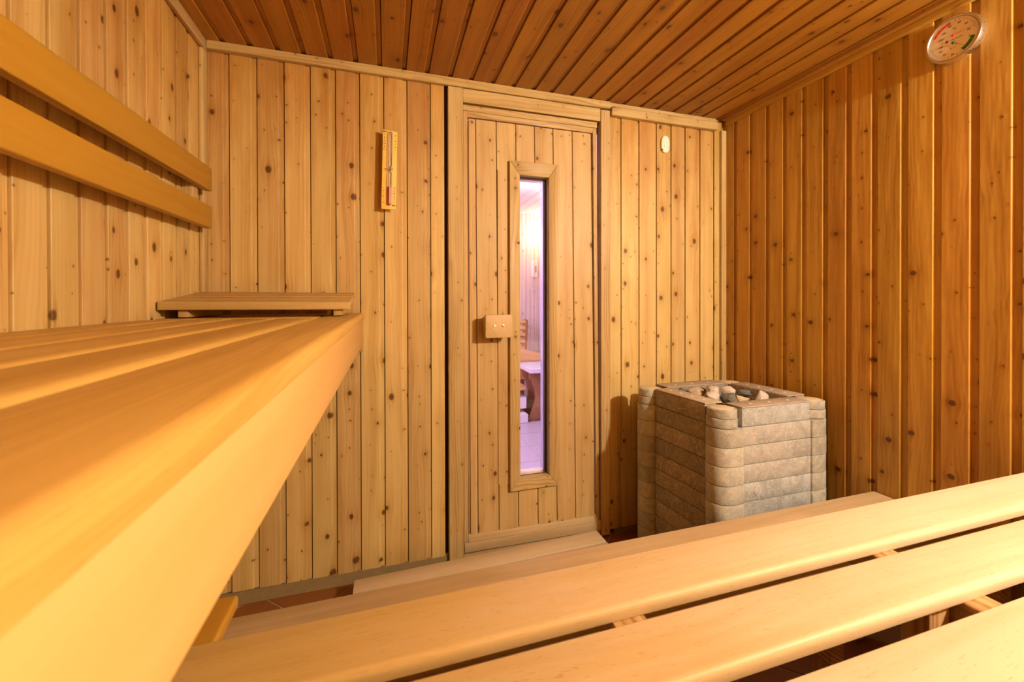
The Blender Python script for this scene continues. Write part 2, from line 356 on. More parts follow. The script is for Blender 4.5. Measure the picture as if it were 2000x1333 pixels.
wf = wall_mesh('wall_front', [((XL-.05, YB-.06, ZF), (XR+.05, YB-t0, ZC+.02))])
ce = wall_mesh('ceiling', [((XL-.05, YB-.05, ZC+t0), (XR+.05, D+.09, ZC+.04))])
# back wall: x right, face -Y
bx = [XL+.0, -.6063, -.5077, -.4076, -.308, -.2092, -.1112, -.0101, .0898, .1941]
ex = bx[1:]+[.2588]
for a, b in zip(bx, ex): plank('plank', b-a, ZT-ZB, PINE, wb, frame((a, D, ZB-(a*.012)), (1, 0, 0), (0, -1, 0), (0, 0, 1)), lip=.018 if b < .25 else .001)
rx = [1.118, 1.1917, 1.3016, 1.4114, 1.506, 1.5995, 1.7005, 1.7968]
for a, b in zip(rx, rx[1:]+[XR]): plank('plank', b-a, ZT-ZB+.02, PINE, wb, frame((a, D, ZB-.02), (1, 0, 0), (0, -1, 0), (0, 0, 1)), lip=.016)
# left wall: boards run toward +Y, face +X (lip at the far side)
ly = [1.0835, 1.1836, 1.2806, 1.382, 1.4766, 1.5735, 1.673, 1.7728, 1.87]
ly = [ly[0]-.0999*k for k in range(18, 0, -1)]+ly
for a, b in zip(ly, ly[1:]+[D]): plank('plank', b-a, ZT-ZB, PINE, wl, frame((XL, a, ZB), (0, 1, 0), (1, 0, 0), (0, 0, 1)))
# right wall: boards run toward -Y, face -X (lip at the near side)
ry = [2.0, 1.8998, 1.7904, 1.6886, 1.5896, 1.4887, 1.3875, 1.2873, 1.1876, 1.0846, .9842, .8836, .7839]
ry += [ry[-1]-.1*k for k in range(1, 16)]
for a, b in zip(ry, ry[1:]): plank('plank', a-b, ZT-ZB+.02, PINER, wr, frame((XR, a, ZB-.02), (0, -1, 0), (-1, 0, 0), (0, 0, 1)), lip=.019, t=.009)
# wall behind the camera
for k in range(26):
    a = XR-.0995*k; plank('plank', .0995, ZT-ZB, PINER, wf, frame((a, YB, ZB), (-1, 0, 0), (0, 1, 0), (0, 0, 1)))
# ceiling: boards run to the back wall, face down, lip at the +X side
cx = [-.7, -.6122, -.5167, -.416, -.32, -.217, -.1161, -.0181, .0855, .1853, .2909, .3898, .4928, .5955, .6981, .7925, .8999, 1.0029, 1.1035, 1.2043, 1.3051, 1.406, 1.5125, 1.6164, 1.7101, 1.8169, 1.874]
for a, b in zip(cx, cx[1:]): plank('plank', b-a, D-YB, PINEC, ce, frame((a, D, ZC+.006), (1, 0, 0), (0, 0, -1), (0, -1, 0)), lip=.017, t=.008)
# skirting strips
struct(box('baseboard_back', (XL, D-.004, ZF-.002), (DX0-.02, D+.012, ZB+.004), BASEM, None, 'X', .002))
struct(box('baseboard_right', (XR-.001, .0, ZF-.002), (XR+.012, D, ZB-.02), BASEM, None, 'Y', .002))
struct(box('baseboard_left', (XL-.012, YB, ZF-.002), (XL+.001, D, ZB+.004), BASEM, None, 'Y', .002))
struct(box('baseboard_corner', (DX1+.05, D-.004, ZF-.002), (XR, D+.012, ZB-.02), BASEM, None, 'X', .002))
# corner and ceiling battens
struct(box('trim_1', (XL+T, 1.948, ZB), (XL+T+.016, D-T, .985), TRIMW, None, 'Z', .007, 3))
t2 = struct(box('trim_2', (XR-.040, D-T-.020, ZB-.02), (XR-.007, D-T, .965), TRIMW, None, 'Z', .002))
t3 = struct(box('trim_3', (XL+T+.018, D-T-.022, .992), (1.118, D-T, ZC-.0), TRIMW, None, 'X', .003))
t4 = struct(box('trim_4', (1.122, D-T-.030, .958), (1.800, D-T, 1.003), TRIMW, None, 'X', .003))
box('batten', (1.122, D-T-.012, 1.003), (1.80, D-T, ZC), TRIMW, t4, 'X', .001)
t5 = struct(box('trim_5', (XL+T, YB+.01, .986), (XL+T+.018, D-T, ZC), TRIMW, None, 'Y', .006, 2))
t6 = struct(box('trim_6', (XR-.007-.018, YB+.01, .986), (XR-.007, D-.035, ZC), PINER, None, 'Y', .005, 2))
box('batten', (XR-.007-.045, YB+.01, ZC-.018), (XR-.007-.018, D-.035, ZC), PINEC, t6, 'Y', .003)

# ------------------------------------------------------------------ door casing
YC = D-.022
ca = struct(box('trim_7', (.2744, YC, -1.222), (.3445, D+.01, .990), TRIMW, None, 'Z', .002))
box('casing_board', (1.0640, YC, -1.238), (1.118, D+.01, .985), TRIMW, ca, 'Z', .002)
box('header_board', (.3445, YC+.004, .925), (1.0640, D+.01, .990), TRIMW, ca, 'X', .002)
box('header_rail', (.3445, YC+.008, .888), (1.047, D+.01, .918), TRIMW, ca, 'X', .002)
hexa('door_stop', [(.3665, YC+.006, .887), (.3665, D+.02, .887), (.3665, D+.02, .862), (.3665, YC+.012, .862)],
     [(1.022, YC+.006, .885), (1.022, D+.02, .885), (1.022, D+.02, .861), (1.022, YC+.012, .861)], TRIMW, ca, .002, 2)
box('jamb', (.3450, YC+.006, -1.150), (.3665, D+.09, .887), TRIMW, ca, 'Z', .002)
hexa('jamb', [(1.040, YC+.010, -1.150), (1.058, YC+.010, -1.150), (1.058, D+.09, -1.150), (1.040, D+.09, -1.150)],
     [(1.022, YC+.010, .887), (1.044, YC+.010, .887), (1.044, D+.09, .887), (1.022, D+.09, .887)], TRIMW, ca, .002, 2)
hexa('sill_board', [(.346, YC-.002, -1.197), (.346, YC-.002, -1.152), (.346, D+.09, -1.152), (.346, D+.09, -1.197)],
     [(1.062, YC-.002, -1.205), (1.062, YC-.002, -1.158), (1.062, D+.09, -1.158), (1.062, D+.09, -1.205)], WORN, ca, .003, 2)
hexa('sill_rail', [(.367, YC+.002, -1.151), (.367, YC+.016, -1.119), (.367, D+.09, -1.119), (.367, D+.09, -1.151)],
     [(1.045, YC+.002, -1.157), (1.045, YC+.016, -1.127), (1.045, D+.09, -1.127), (1.045, D+.09, -1.157)], WORN, ca, .002, 2)
box('sub_sill', (.345, D-.012, ZF), (1.062, D+.09, -1.208), WORN, ca, 'X', .002)
# ------------------------------------------------------------------ door leaf
YD = D-.004
dc = bmesh.new()
WX0, WX1, WZ0, WZ1 = .622, .774, -.880, .606                       # window opening
for a, b in (((.3710, YD+.014, -1.118), (WX0, YD+.042, .850)), ((WX1, YD+.014, -1.118), (1.019, YD+.042, .850)),
             ((WX0, YD+.014, WZ1), (WX1, YD+.042, .850)), ((WX0, YD+.014, -1.118), (WX1, YD+.042, WZ0))):
    for v in bmesh.ops.create_cube(dc, size=1)['verts']: v.co = Vector([(a[i]+b[i])/2+v.co[i]*(b[i]-a[i]) for i in range(3)])
door = struct(finish(dc, 'door_1', DOORW, None, Matrix.Translation((0, 0, H))))
dt = [.3700, .4059, .5066, .6051, .7023, .801, .9067, 1.0140]; db = [.3755, .4134, .5173, .6166, .7188, .8212, .9237, 1.0350]
def door_plank(i, z0, z1):
    """boards lean a hair, as the old door does"""
    def X(k, z): return dt[k]+(db[k]-dt[k])*(.856-z)/(.856+1.122)
    a0, b0, a1, b1 = X(i, z0), X(i+1, z0), X(i, z1), X(i+1, z1)
    mw = frame((a0, YD, z0), (1, 0, 0), (0, -1, 0), (0, 0, 1)); bm = bmesh.new(); L = z1-z0
    def pr(w, dx): return [(dx+x, y) for x, y in ((.0024, -.012), (w-.0002, -.012), (w-.0002, 0), (w-.004, 0), (w-.0045, .0035), (w-.0070, .005), (.0042, .005), (.0024, .0035))]
    a = [bm.verts.new((x, y, 0)) for x, y in pr(b0-a0, 0)]; b = [bm.verts.new((x, y, L)) for x, y in pr(b1-a1, a1-a0)]; n = len(a)
    for k in range(n): bm.faces.new((a[k], a[(k+1) % n], b[(k+1) % n], b[k]))
    bm.faces.new(a); bm.faces.new(b[::-1]); finish(bm, 'plank', DOORW, door, mw)
for i in range(7):
    if i in (2, 3, 4):
        door_plank(i, -1.120-.002*i, WZ0-.02); door_plank(i, WZ1+.02, .856)
        if i == 2: plank('plank', .066, WZ1-WZ0+.04, DOORW, door, frame((.5110, YD, WZ0-.02), (1, 0, 0), (0, -1, 0), (0, 0, 1)), lip=.001, t=.005)
    else: door_plank(i, -1.120-.002*i, .856)
# part of boards 2 and 4 beside the window frame are covered by the frame itself
FO = (.570, .820, -.936, .672); FI = (WX0, WX1, WZ0, WZ1); y0, y1 = YD-.005, YD-.024
def mitre(pts_o, pts_i, along):
    # outer and inner edge; front face bevels slightly to the inner edge
    (ox0, oz0), (ox1, oz1) = pts_o; (ix0, iz0), (ix1, iz1) = pts_i
    a = [(ox0, y0+.017, oz0), (ox0, y1, oz0), (ix0, y1+.004, iz0), (ix0, y0+.028, iz0)]
    b = [(ox1, y0+.017, oz1), (ox1, y1, oz1), (ix1, y1+.004, iz1), (ix1, y0+.028, iz1)]
    hexa('window_trim', a, b, TRIMW, door, .0025, 2)
mitre(((FO[0], FO[2]), (FO[0], FO[3])), ((FI[0], FI[2]), (FI[0], FI[3])), 'Z')
mitre(((FO[1], FO[2]), (FO[1], FO[3])), ((FI[1], FI[2]), (FI[1], FI[3])), 'Z')
mitre(((FO[0], FO[3]), (FO[1], FO[3])), ((FI[0], FI[3]), (FI[1], FI[3])), 'X')
mitre(((FO[0], FO[2]), (FO[1], FO[2])), ((FI[0], FI[2]), (FI[1], FI[2])), 'X')
gl = box('glass', (WX0, YD+.026, WZ0), (WX1, YD+.032, WZ1), GLASS, door, 'Z', 0)
box('seal', (WX1-.003, YD+.024, WZ0), (WX1-.0005, YD+.034, WZ1), SEAL, door, 'Z', 0)
box('seal', (WX0, YD+.024, WZ1-.005), (WX1, YD+.034, WZ1-.0005), SEAL, door, 'X', 0)
box('window_jamb', (WX1-.012, YD+.036, WZ0), (WX1+.01, YD+.078, WZ1), LILAC, door, 'Z', .002)
box('window_jamb', (WX0-.02, YD+.036, WZ0), (WX0-.004, YD+.078, WZ1), LILAC, door, 'Z', .002)
box('window_jamb', (WX0, YD+.036, WZ1-.006), (WX1, YD+.078, WZ1+.012), HALLW, door, 'X', .002)
box('window_jamb', (WX0, YD+.036, WZ0-.012), (WX1, YD+.078, WZ0+.006), HALLW, door, 'X', .002)
# handle block on a round boss
hx, hz, hy = .4985, -.1265, YD-.088
def rrect(w, h, r, n=5):
    p = []
    for cx_, cy_, a0 in ((w/2-r, h/2-r, 0), (-w/2+r, h/2-r, 90), (-w/2+r, -h/2+r, 180), (w/2-r, -h/2+r, 270)):
        for k in range(n+1):
            a = math.radians(a0+90*k/n); p.append((cx_+r*math.cos(a), cy_+r*math.sin(a)))
    return p
hb = outline('handle', rrect(.131, .108, .008), .024, frame((hx, hy+.024, hz), (1, 0, 0), (0, 0, 1), (0, -1, 0)), HNDW, door, .003, 3)
outline('handle_boss', rrect(.110, .095, .022), .060, frame((hx-.004, hy+.085, hz), (1, 0, 0), (0, 0, 1), (0, -1, 0)), HNDW, door, .001)
cyl('screw_cap', (hx-.0225, hy-.001, hz+.003), .0068, .004, (0, -1, 0), SCREW, hb, 20, .0008)
cyl('screw', (hx+.0185, hy-.0003, hz+.002), .0062, .003, (0, -1, 0), METAL, hb, 20, .0006)
cyl('screw_socket', (hx+.0185, hy-.0020, hz+.002), .0026, .001, (0, -1, 0), BLACK, hb, 6)
# leaf edge shadow gap lining
box('leaf_edge', (.3710, YD+.001, -1.118), (.3745, YD+.02, .85), DOORW, door, 'Z', 0)

# ------------------------------------------------------------------ benches
# upper bench along the left wall
ub = thing('upper_bench', (-.4, .6, ZF), 'long upper sauna bench with rounded slats and deep front fascia along the left wall', 'bench')
zt0, zt1 = -.0630, -.0600
YN, YE = YB+.02, 1.52
def ztop(y): return zt0+(zt1-zt0)*max(0, y)/1.5
def yslat(x0, x1, ya, yb, mat, par, th=.027, name='slat', bev=.0105):
    return slat(name, (x0, ya, ztop(ya)), (x0, yb, ztop(yb)), (1, 0, 0), x1-x0, th, mat, par, .012, .004)
yslat(-.2120, -.0955, YN, D-.012, ABAU, ub)
for k, (a, b) in enumerate(((-.332, -.2300), (-.452, -.3500), (-.572, -.4700), (-.6905, -.5900))): yslat(a, b, YN, YE+.004*k, ABAU, ub)
for k, (a, b) in enumerate(((1.600, 1.690), (1.705, 1.795), (1.810, 1.980))): box('cross_slat', (-.690, a, -.086), (-.2255, b, -.0600), ABAU, ub, 'X', .005, 2)
# fascia tapers: deeper at the far end
hexa('fascia', [(-.1000, YN, -.0905), (-.1000, YN, -.1775), (-.122, YN, -.1775), (-.122, YN, -.0905)],
     [(-.0985, D-.010, -.0875), (-.0985, D-.010, -.1980), (-.121, D-.010, -.1980), (-.121, D-.010, -.0875)], ABAF, ub, .0022, 2)
box('ledger', (XL+.012, D-.040, -.228), (-.101, D-.010, -.100), RAW, ub, 'X', .002)
for y in (-.6, .35, 1.25): box('cross_beam', (XL+.010, y, -.150), (-.123, y+.045, -.0905), RAW, ub, 'X', .002)
box('cross_beam', (XL+.010, 1.535, -.150), (-.123, 1.58, -.1), RAW, ub, 'X', .002)
for y in (-.6,):
    box('leg', (-.170, y+.046, ZF), (-.124, y+.092, -.0905), RAW, ub, 'Z', .002)
# headrest: four sloping slats on two runners
hr = thing('headrest', (-.4, 1.78, -.058), 'slatted wooden headrest, far edge raised, on the far end of the upper bench', 'headrest')
def hz_(y): return -.006+(y-1.61)*(.0375/.33)
hy_ = [(1.612, 1.686), (1.700, 1.768), (1.782, 1.850), (1.864, 1.938)]
for a, b in hy_:
    th = .0275 if a < 1.62 else .022
    xr = -.1235-(a-1.61)*.015
    hexa('slat', [(-.688, a, hz_(a)), (-.688, b, hz_(b)), (-.688, b, hz_(b)-th), (-.688, a, hz_(a)-th)],
         [(xr, a, hz_(a)-.003), (xr, b, hz_(b)-.003), (xr, b, hz_(b)-.003-th), (xr, a, hz_(a)-.003-th)], HEADW, hr, .0045, 3)
for x0, x1 in ((-.640, -.612), (-.180, -.153)):
    hexa('runner', [(x0, 1.630, -.0345), (x1, 1.630, -.0345), (x1, 1.630, -.0572), (x0, 1.630, -.0572)],
         [(x0, 1.930, .004), (x1, 1.930, .004), (x1, 1.930, -.0572), (x0, 1.930, -.0572)], HEADW, hr, .003, 2)
box('spacer', (-.204, 1.66, -.0560), (-.187, 1.69, -.0335), HEADW, hr, 'Y', .002)

# backrest on the left wall: two boards on blocks
bk = thing('backrest', (XL, .8, .3), 'two long smooth boards fixed one above the other on the left wall as a backrest', 'backrest')
def bboard(zt_f, zb_f, zt_n, zb_n):
    t = .026
    xf, xn, yf, yn = -.6346, -.612, 1.905, .92
    k = (yn-YN)/(yf-yn)
    xe, zte, zbe = xn+(xn-xf)*k, zt_n-(zt_f-zt_n)*k*.6, zb_n-(zb_f-zb_n)*k*.6
    hexa('board', [(xe, YN, zte), (xe, YN, zbe), (xe-t, YN, zbe), (xe-t, YN, zte)],
         [(xf, yf, zt_f), (xf, yf, zb_f), (xf-t, yf, zb_f), (xf-t, yf, zt_f)], ABAB, bk, .004, 3)
bboard(.5010, .4135, .4740, .3790)
bboard(.3560, .2715, .3400, .2480)
for y in (1.800, .70, -.2):
    xb = -.6346+.023*(1.905-y)-.026
    box('mounting_batten', (XL+T+.0005, y, .262+.025*(y-.9)), (xb-.0015, y+.045, .462+.03*(y-.9)), TRIMW, bk, 'Z', .002)

# middle bench in the foreground, slats across the room
mb = thing('middle_bench', (.7, .0, ZF), 'bright wide-slatted wooden bench across the foreground, dark gaps between its slats', 'bench')
ZM = -.500
sl = [(.606, .7255), (.463, .5713), (.312, .4233), (.165, .275), (.018, .128), (-.129, -.019), (-.276, -.166), (-.423, -.313), (-.570, -.460), (-.715, -.605)]
for a, b in sl:
    slat('slat', (-.40, b, ZM), (XR-.012, b, ZM), (0, -1, 0), b-a, .0235, ABAW if a > .35 else ABA, mb, .011, .003)
for x0, x1 in ((-.44, -.38), (.345, .406), (.943, 1.005), (1.60, 1.66)): box('cross_beam', (x0, YN, ZM-.070), (x1, .690, ZM-.0240), RAW, mb, 'Y', .002)
for x0 in (.290, .888, 1.545):
    box('leg', (x0, .480, ZF), (x0+.050, .525, ZM-.0250), RAW, mb, 'Z', .002); box('leg', (x0, -.5, ZF), (x0+.050, -.455, ZM-.0250), RAW, mb, 'Z', .002)
box('side_rail', (-.38, .607, ZM-.115), (XR-.02, .628, ZM-.071), RAW, mb, 'X', .002)
box('lower_panel', (.62, .33, -1.05), (.86, .352, -.62), WORN, mb, 'Z', .002)
# bevelled board end poking out under the upper bench
pb = hexa('side_shelf', [(-.372, .30, -.5250), (-.253, .30, -.5250), (-.253, .30, -.5480), (-.372, .30, -.5480)],
          [(-.372, .872, -.5250), (-.253, .872, -.5250), (-.253, .872, -.5480), (-.372, .872, -.5480)], ABAB, None, .006, 3)
tag(pb, 'short board with a rounded end sticking out below the upper bench fascia', 'shelf board')
# lower bench / step in front
lb = thing('lower_bench', (.7, 1.0, ZF), 'low step bench with worn brownish slats in front of the stove', 'bench')
for a, b in ((1.055, 1.1930), (.905, 1.035), (.76, .885)):
    hexa('slat', [(-.66, a, -.778), (-.66, b+.006, -.778), (-.66, b+.006, -.802), (-.66, a, -.802)],
         [(XR-.016, a, -.771), (XR-.016, b, -.771), (XR-.016, b, -.795), (XR-.016, a, -.795)], WORN, lb, .005, 3)
for x in (-.45, .35, .98, 1.62):
    box('cross_beam', (x, .72, -.855), (x+.045, 1.15, -.8030), RAW, lb, 'Y', .002)
    box('leg', (x, 1.10, ZF), (x+.045, 1.145, -.8560), RAW, lb, 'Z', .002); box('leg', (x, .72, ZF), (x+.045, .765, -.8560), RAW, lb, 'Z', .002)
# duckboard before the door
dk = thing('duckboard', (.44, 1.6, ZF), 'flat pale wooden walkway board lying on the floor before the door', 'duckboard')
for k in range(5):
    y1_ = 1.8900-.1085*k; a = y1_-.102
    hexa('slat', [(-.1328, a, -1.170), (-.1328, y1_, -1.170), (-.1328, y1_, -1.192), (-.1328, a, -1.192)],
         [(1.008, a+.037, -1.170), (1.008, y1_+.037, -1.170), (1.008, y1_+.037, -1.192), (1.008, a+.037, -1.192)], PALEW, dk, .003, 2)
for x in (-.10, .42, .95): box('bearer', (x, 1.36, ZF-.0), (x+.04, 1.86, -1.1925), RAW, dk, 'Y', .001)

# ------------------------------------------------------------------ stove
S = 1.01; SZ = -.434
st = thing('sauna_stove', (1.48, 1.57, ZF), 'soapstone-clad sauna stove of stacked slabs with rounded corner blocks, in the right corner', 'stove')
def SP(x, y): return (x-.09*(y-1.30))*S, y*S
def sbox(name, x0, y0_, x1, y1_, z0, z1, mat, bev=.003, along='X'):
    bm = bmesh.new(); vs = []
    for z in (z0, z1):
        vs.append([bm.verts.new((*SP(x, y), z)) for x, y in ((x0, y0_), (x1, y0_), (x1, y1_), (x0, y1_))])
    a, b = vs
    for i in range(4): bm.faces.new((a[i], a[(i+1) % 4], b[(i+1) % 4], b[i]))
    bm.faces.new(a); bm.faces.new(b[::-1])
    return finish(bm, name, mat, st, Matrix.Translation((0, 0, H)), bev, 2)
R_ = .0545
XA, XB_, YA, YBk = 1.265, 1.728, 1.357, 1.765         # column centres
cols = [(XA, YA), (XB_, YA), (XA-.010, YBk), (XB_, YBk)]
hc = (1.25*1.0+SZ)/11
for k in range(11):
    z1 = SZ-hc*k; z0 = z1-hc+.0020
    first = k == 0
    fm = SOAP1 if (first or k in (4, 5, 8)) else SOAP2
    off = .012 if first else .0075
    wob = random.uniform(-.001, .001)
    sbox('slab', XA+R_+.001, YA-R_+off+wob, XB_-R_-.001, YA-R_+.06, z0, z1, fm)
    sbox('slab', XA-R_+.028, YA+R_+.001, XA-R_+.085, YBk-R_-.001, z0, z1, SOAPL)
    sbox('slab', XB_+R_-.06, YA+R_+.001, XB_+R_-.008, YBk-R_-.001, z0, z1, SOAPL)
    sbox('slab', XA+R_+.001, YBk+R_-.06, XB_-R_-.001, YBk+R_-.008, z0, z1, SOAPL)
    for ci, (cx_, cy_) in enumerate(cols):
        if ci == 3 and k > 3: continue
        parts = ((z0+hc*.5, z1), (z0, z0+hc*.5-.0008)) if first else ((z0, z1),)
        for pi, (a, b) in enumerate(parts):
            bm = bmesh.new(); prof = []
            rr = R_-(.0015 if (first and pi == 0) else 0)+random.uniform(-.0007, .0007)
            for q in range(28):
                an = q*2*math.pi/28; prof.append((cx_+rr*math.cos(an), cy_+rr*math.sin(an)))
            if not first:   # courses below the cap fill in towards the slabs
                ox = -1 if cx_ < 1.5 else 1; oy = -1 if cy_ < 1.5 else 1; prof = []
                for qx, qy in ((1, 1), (-1, 1), (-1, -1), (1, -1)):
                    rad = .050 if qx == ox else (.007 if qy == oy else .002)
                    a0 = {(1, 1): 0, (-1, 1): 90, (-1, -1): 180, (1, -1): 270}[(qx, qy)]; nn = 10 if rad > .03 else 3
                    for q in range(nn+1):
                        an = math.radians(a0+90*q/nn); prof.append((cx_+qx*(rr-rad)+rad*math.cos(an), cy_+qy*(rr-rad)+rad*math.sin(an)))
            lo_ = [bm.verts.new((*SP(x, y), a)) for x, y in prof]; hi_ = [bm.verts.new((*SP(x, y), b)) for x, y in prof]; n_ = len(prof)
            for q in range(n_): bm.faces.new((lo_[q], lo_[(q+1) % n_], hi_[(q+1) % n_], hi_[q]))
            bm.faces.new(lo_); bm.faces.new(hi_[::-1])
            cb_ = finish(bm, 'corner_block', SOAPC, st, Matrix.Translation((0, 0, H)), .0035, 3)
            if first and pi == 0:
                px_, py_ = SP(cx_, cy_); cyl('cap_disc', (px_, py_, b+.0004), rr-.009, .0016, (0, 0, 1), CREAM, cb_, 28, .0004)
# top frame beams with pale plugs
zt_ = SZ-.0; tb = [(XA+R_+.001, YA-R_+.012, XB_-R_-.001, YA+.035), (XA-R_+.028, YA+R_+.001, XA+.060, YBk-R_-.001), (XB_-.050, YA+R_+.001, XB_+R_-.008, YBk-R_-.001), (XA+R_+.001, YBk-.040, XB_-R_-.001, YBk+R_-.008)]
for i, (a, b, c_, d_) in enumerate(tb):
    tbm = sbox('top_beam', a, b, c_, d_, zt_+.0006, zt_+.0070, SOAPT, .002)
    for q in range(3 if i in (0, 3) else 4):
        t = (q+.8)/(3.6 if i in (0, 3) else 4.6)
        px_, py_ = SP(a+(c_-a)*(t if i in (0, 3) else .5), b+(d_-b)*(.45 if i in (0, 3) else t))
        cyl('plug', (px_, py_, zt_+.0074), .0062, .0012, (0, 0, 1), PLUG, tbm, 14)
for nm, a, b, c_, d_ in (('hopper_wall', XA+.060, YA+.035, XA+.064, YBk-.040), ('hopper_wall', XB_-.054, YA+.035, XB_-.050, YBk-.040),
                     ('hopper_wall', XA+.060, YA+.035, XB_-.050, YA+.039), ('hopper_wall', XA+.060, YBk-.044, XB_-.050, YBk-.040)):
    sbox(nm, a, b, c_, d_, zt_-.22, zt_+.002, SOAPL, 0)
sbox('hopper_floor', XA+.055, YA+.03, XB_-.045, YBk-.035, zt_-.24, zt_-.22, IRON, 0)
# loose sauna stones
def rock(name, c, r, mat, label, group, sx=1, sy=1, sz=1, rz=0, seed=0, rx=0):
    rnd = random.Random(seed); bm = bmesh.new()
    for _ in range(15):
        d_ = Vector((rnd.gauss(0, 1), rnd.gauss(0, 1), rnd.gauss(0, 1))).normalized()*rnd.uniform(.82, 1.12)
        bm.verts.new((d_.x*sx*r, d_.y*sy*r, d_.z*sz*r))
    h_ = bmesh.ops.convex_hull(bm, input=bm.verts)
    bmesh.ops.delete(bm, geom=[g for g in set(h_['geom_interior']+h_['geom_unused']) if isinstance(g, bmesh.types.BMVert)], context='VERTS')
    mw = Matrix.Translation((c[0], c[1], c[2]+H)) @ Matrix.Rotation(rz, 4, 'Z') @ Matrix.Rotation(rx, 4, 'Y')
    o = finish(bm, name, mat, None, mw, r*.07, 2)
    return tag(o, label, 'stone', group)
G = 'loose stones in the stove hopper'
rk = [  # xs, ys, dz, r, mat, label, sx, sy, sz, rz, rx
 (1.580, 1.455, -.012, .040, ROCKL, 'pale upright wedge-shaped stone near the front right corner of the stove opening', 1.0, .7, 1.25, .2, .5),
 (1.490, 1.440, -.035, .040, ROCKD, 'dark flat stone behind the front beam of the stove', 1.2, .9, .7, .4, 0),
 (1.418, 1.456, -.018, .032, ROCKD, 'dark greenish angular stone left of centre in the stove opening', 1.1, .9, .9, 1.1, .3),
 (1.470, 1.520, -.012, .038, ROCKD, 'dark grey angular stone standing in the middle of the stove opening', 1.0, 1.0, 1.0, .7, -.4),
 (1.530, 1.510, -.020, .034, ROCKB, 'ochre stone between the dark stones and the pale wedge', 1.2, .8, .8, .1, 0),
 (1.395, 1.530, -.004, .042, ROCKL, 'pale rounded stone rising left of the dark ones', 1.3, .8, .8, .5, .2),
 (1.455, 1.580, .004, .040, ROCKL, 'pale blocky stone with an upturned corner behind the dark stones', 1.2, .7, .9, -.3, -.5),
 (1.370, 1.600, -.010, .036, ROCKB, 'rough ochre stone by the left beam of the stove', 1.1, 1.0, .9, .9, 0),
 (1.420, 1.655, -.010, .040, ROCKL, 'pale grey stone in the left rear of the opening', 1.2, .9, .8, .2, .1),
 (1.360, 1.680, -.018, .034, ROCKD, 'small dark stone in the rear left corner of the opening', 1.0, .9, .8, .2, .1),
 (1.510, 1.668, -.010, .036, ROCKB, 'ochre-brown stone near the rear beam', 1.2, .9, .8, .8, .1),
 (1.630, 1.500, -.040, .028, ROCKB, 'small ochre stone beside the right beam', 1.0, .9, .8, .8, .1),
]
rk += [
 (1.545, 1.430, -.048, .024, ROCKL, 'small pale stone left of the upright wedge', 1.2, .8, .8, .3, 0),
 (1.600, 1.560, -.014, .036, ROCKD, 'dark stone along the right side of the opening', 1.1, .9, .8, .9, 0),
 (1.560, 1.610, -.008, .036, ROCKL, 'pale stone towards the rear right of the opening', 1.1, .9, .8, 2.0, .2),
 (1.365, 1.500, -.030, .030, ROCKL, 'pale chip against the left beam near the front', 1.1, .9, .8, 1.2, 0),
]
n_s = 0
for xs, ys, dz, r, mt_, lab, sx, sy, sz, rz, rx_ in rk:
    px_, py_ = SP(xs, ys); n_s += 1
    rock('sauna_stone', (px_, py_, zt_+dz), r, mt_, lab, G, sx, sy, sz, rz, n_s*11+3, rx_)
for xs, ys in ((1.385, 1.47), (1.46, 1.48), (1.54, 1.47), (1.61, 1.47), (1.385, 1.56), (1.46, 1.60), (1.55, 1.58), (1.61, 1.58), (1.40, 1.66), (1.49, 1.68), (1.56, 1.68), (1.61, 1.66)):
    px_, py_ = SP(xs, ys); n_s += 1
    rock('sauna_stone', (px_, py_, zt_-.088), .036, (ROCKL, ROCKD, ROCKB)[n_s % 3], 'grey stone in the lower layer of the stove filling', 'lower layer of stove stones', 1.0, .9, .8, n_s, n_s*7+1)

# ------------------------------------------------------------------ things on the walls
# thermometer and hygrometer on the right wall
TY, TZ, TX = .938, .8835, XR-.009
th = thing('thermometer', (TX, TY, TZ), 'round metal-rimmed thermometer and hygrometer high on the right wall', 'thermometer')
def lathe(name, prof, mw, mat, parent, seg=56):
    bm = bmesh.new(); rings = [[bm.verts.new((r*math.cos(k*2*math.pi/seg), r*math.sin(k*2*math.pi/seg), z)) for k in range(seg)] for r, z in prof]
    for i in range(len(rings)-1):
        for k in range(seg): bm.faces.new((rings[i][k], rings[i][(k+1) % seg], rings[i+1][(k+1) % seg], rings[i+1][k]))
    bm.faces.new(rings[0]); bm.faces.new(rings[-1][::-1])
    return finish(bm, name, mat, parent, mw, smooth=True)
def tm(y, z, off=0., rot=0.):   # frame on the dial: local x = view right (-Y), local y = up, local z = into the room (-X)
    return frame((TX-off, y, z), (0, -1, 0), (0, 0, 1), (-1, 0, 0)) @ Matrix.Rotation(rot, 4, 'Z')
case = lathe('case', [(.072, 0), (.0765, .004), (.0765, .026), (.0750, .0300), (.0715, .0310), (.0690, .0300), (.0665, .0240), (.0, .0238)][:7]+[(.001, .0238)], tm(TY, TZ), METAL, th)
dial = cyl('dial', (TX-.0252, TY, TZ), .0664, .0012, (-1, 0, 0), DIAL, th, 56)
OFF = .0262
for s, y, z in (('120', .9704, .8939), ('100', .9621, .9132), ('80', .9458, .929), ('60', .9206, .9287), ('40', .9026, .9141), ('20', .8962, .8904), ('0', .8936, .8675),
                ('100', .9704, .8696), ('80', .9703, .8558), ('60', .9599, .8397), ('40', .9382, .8295), ('20', .9126, .8379), ('°C', .9338, .9149), ('% r.F.', .9356, .8509)):
    text('numeral', s, .0088 if len(s) < 4 else .0075, tm(y, z, OFF), BLACK if '%' not in s else REDM, dial)
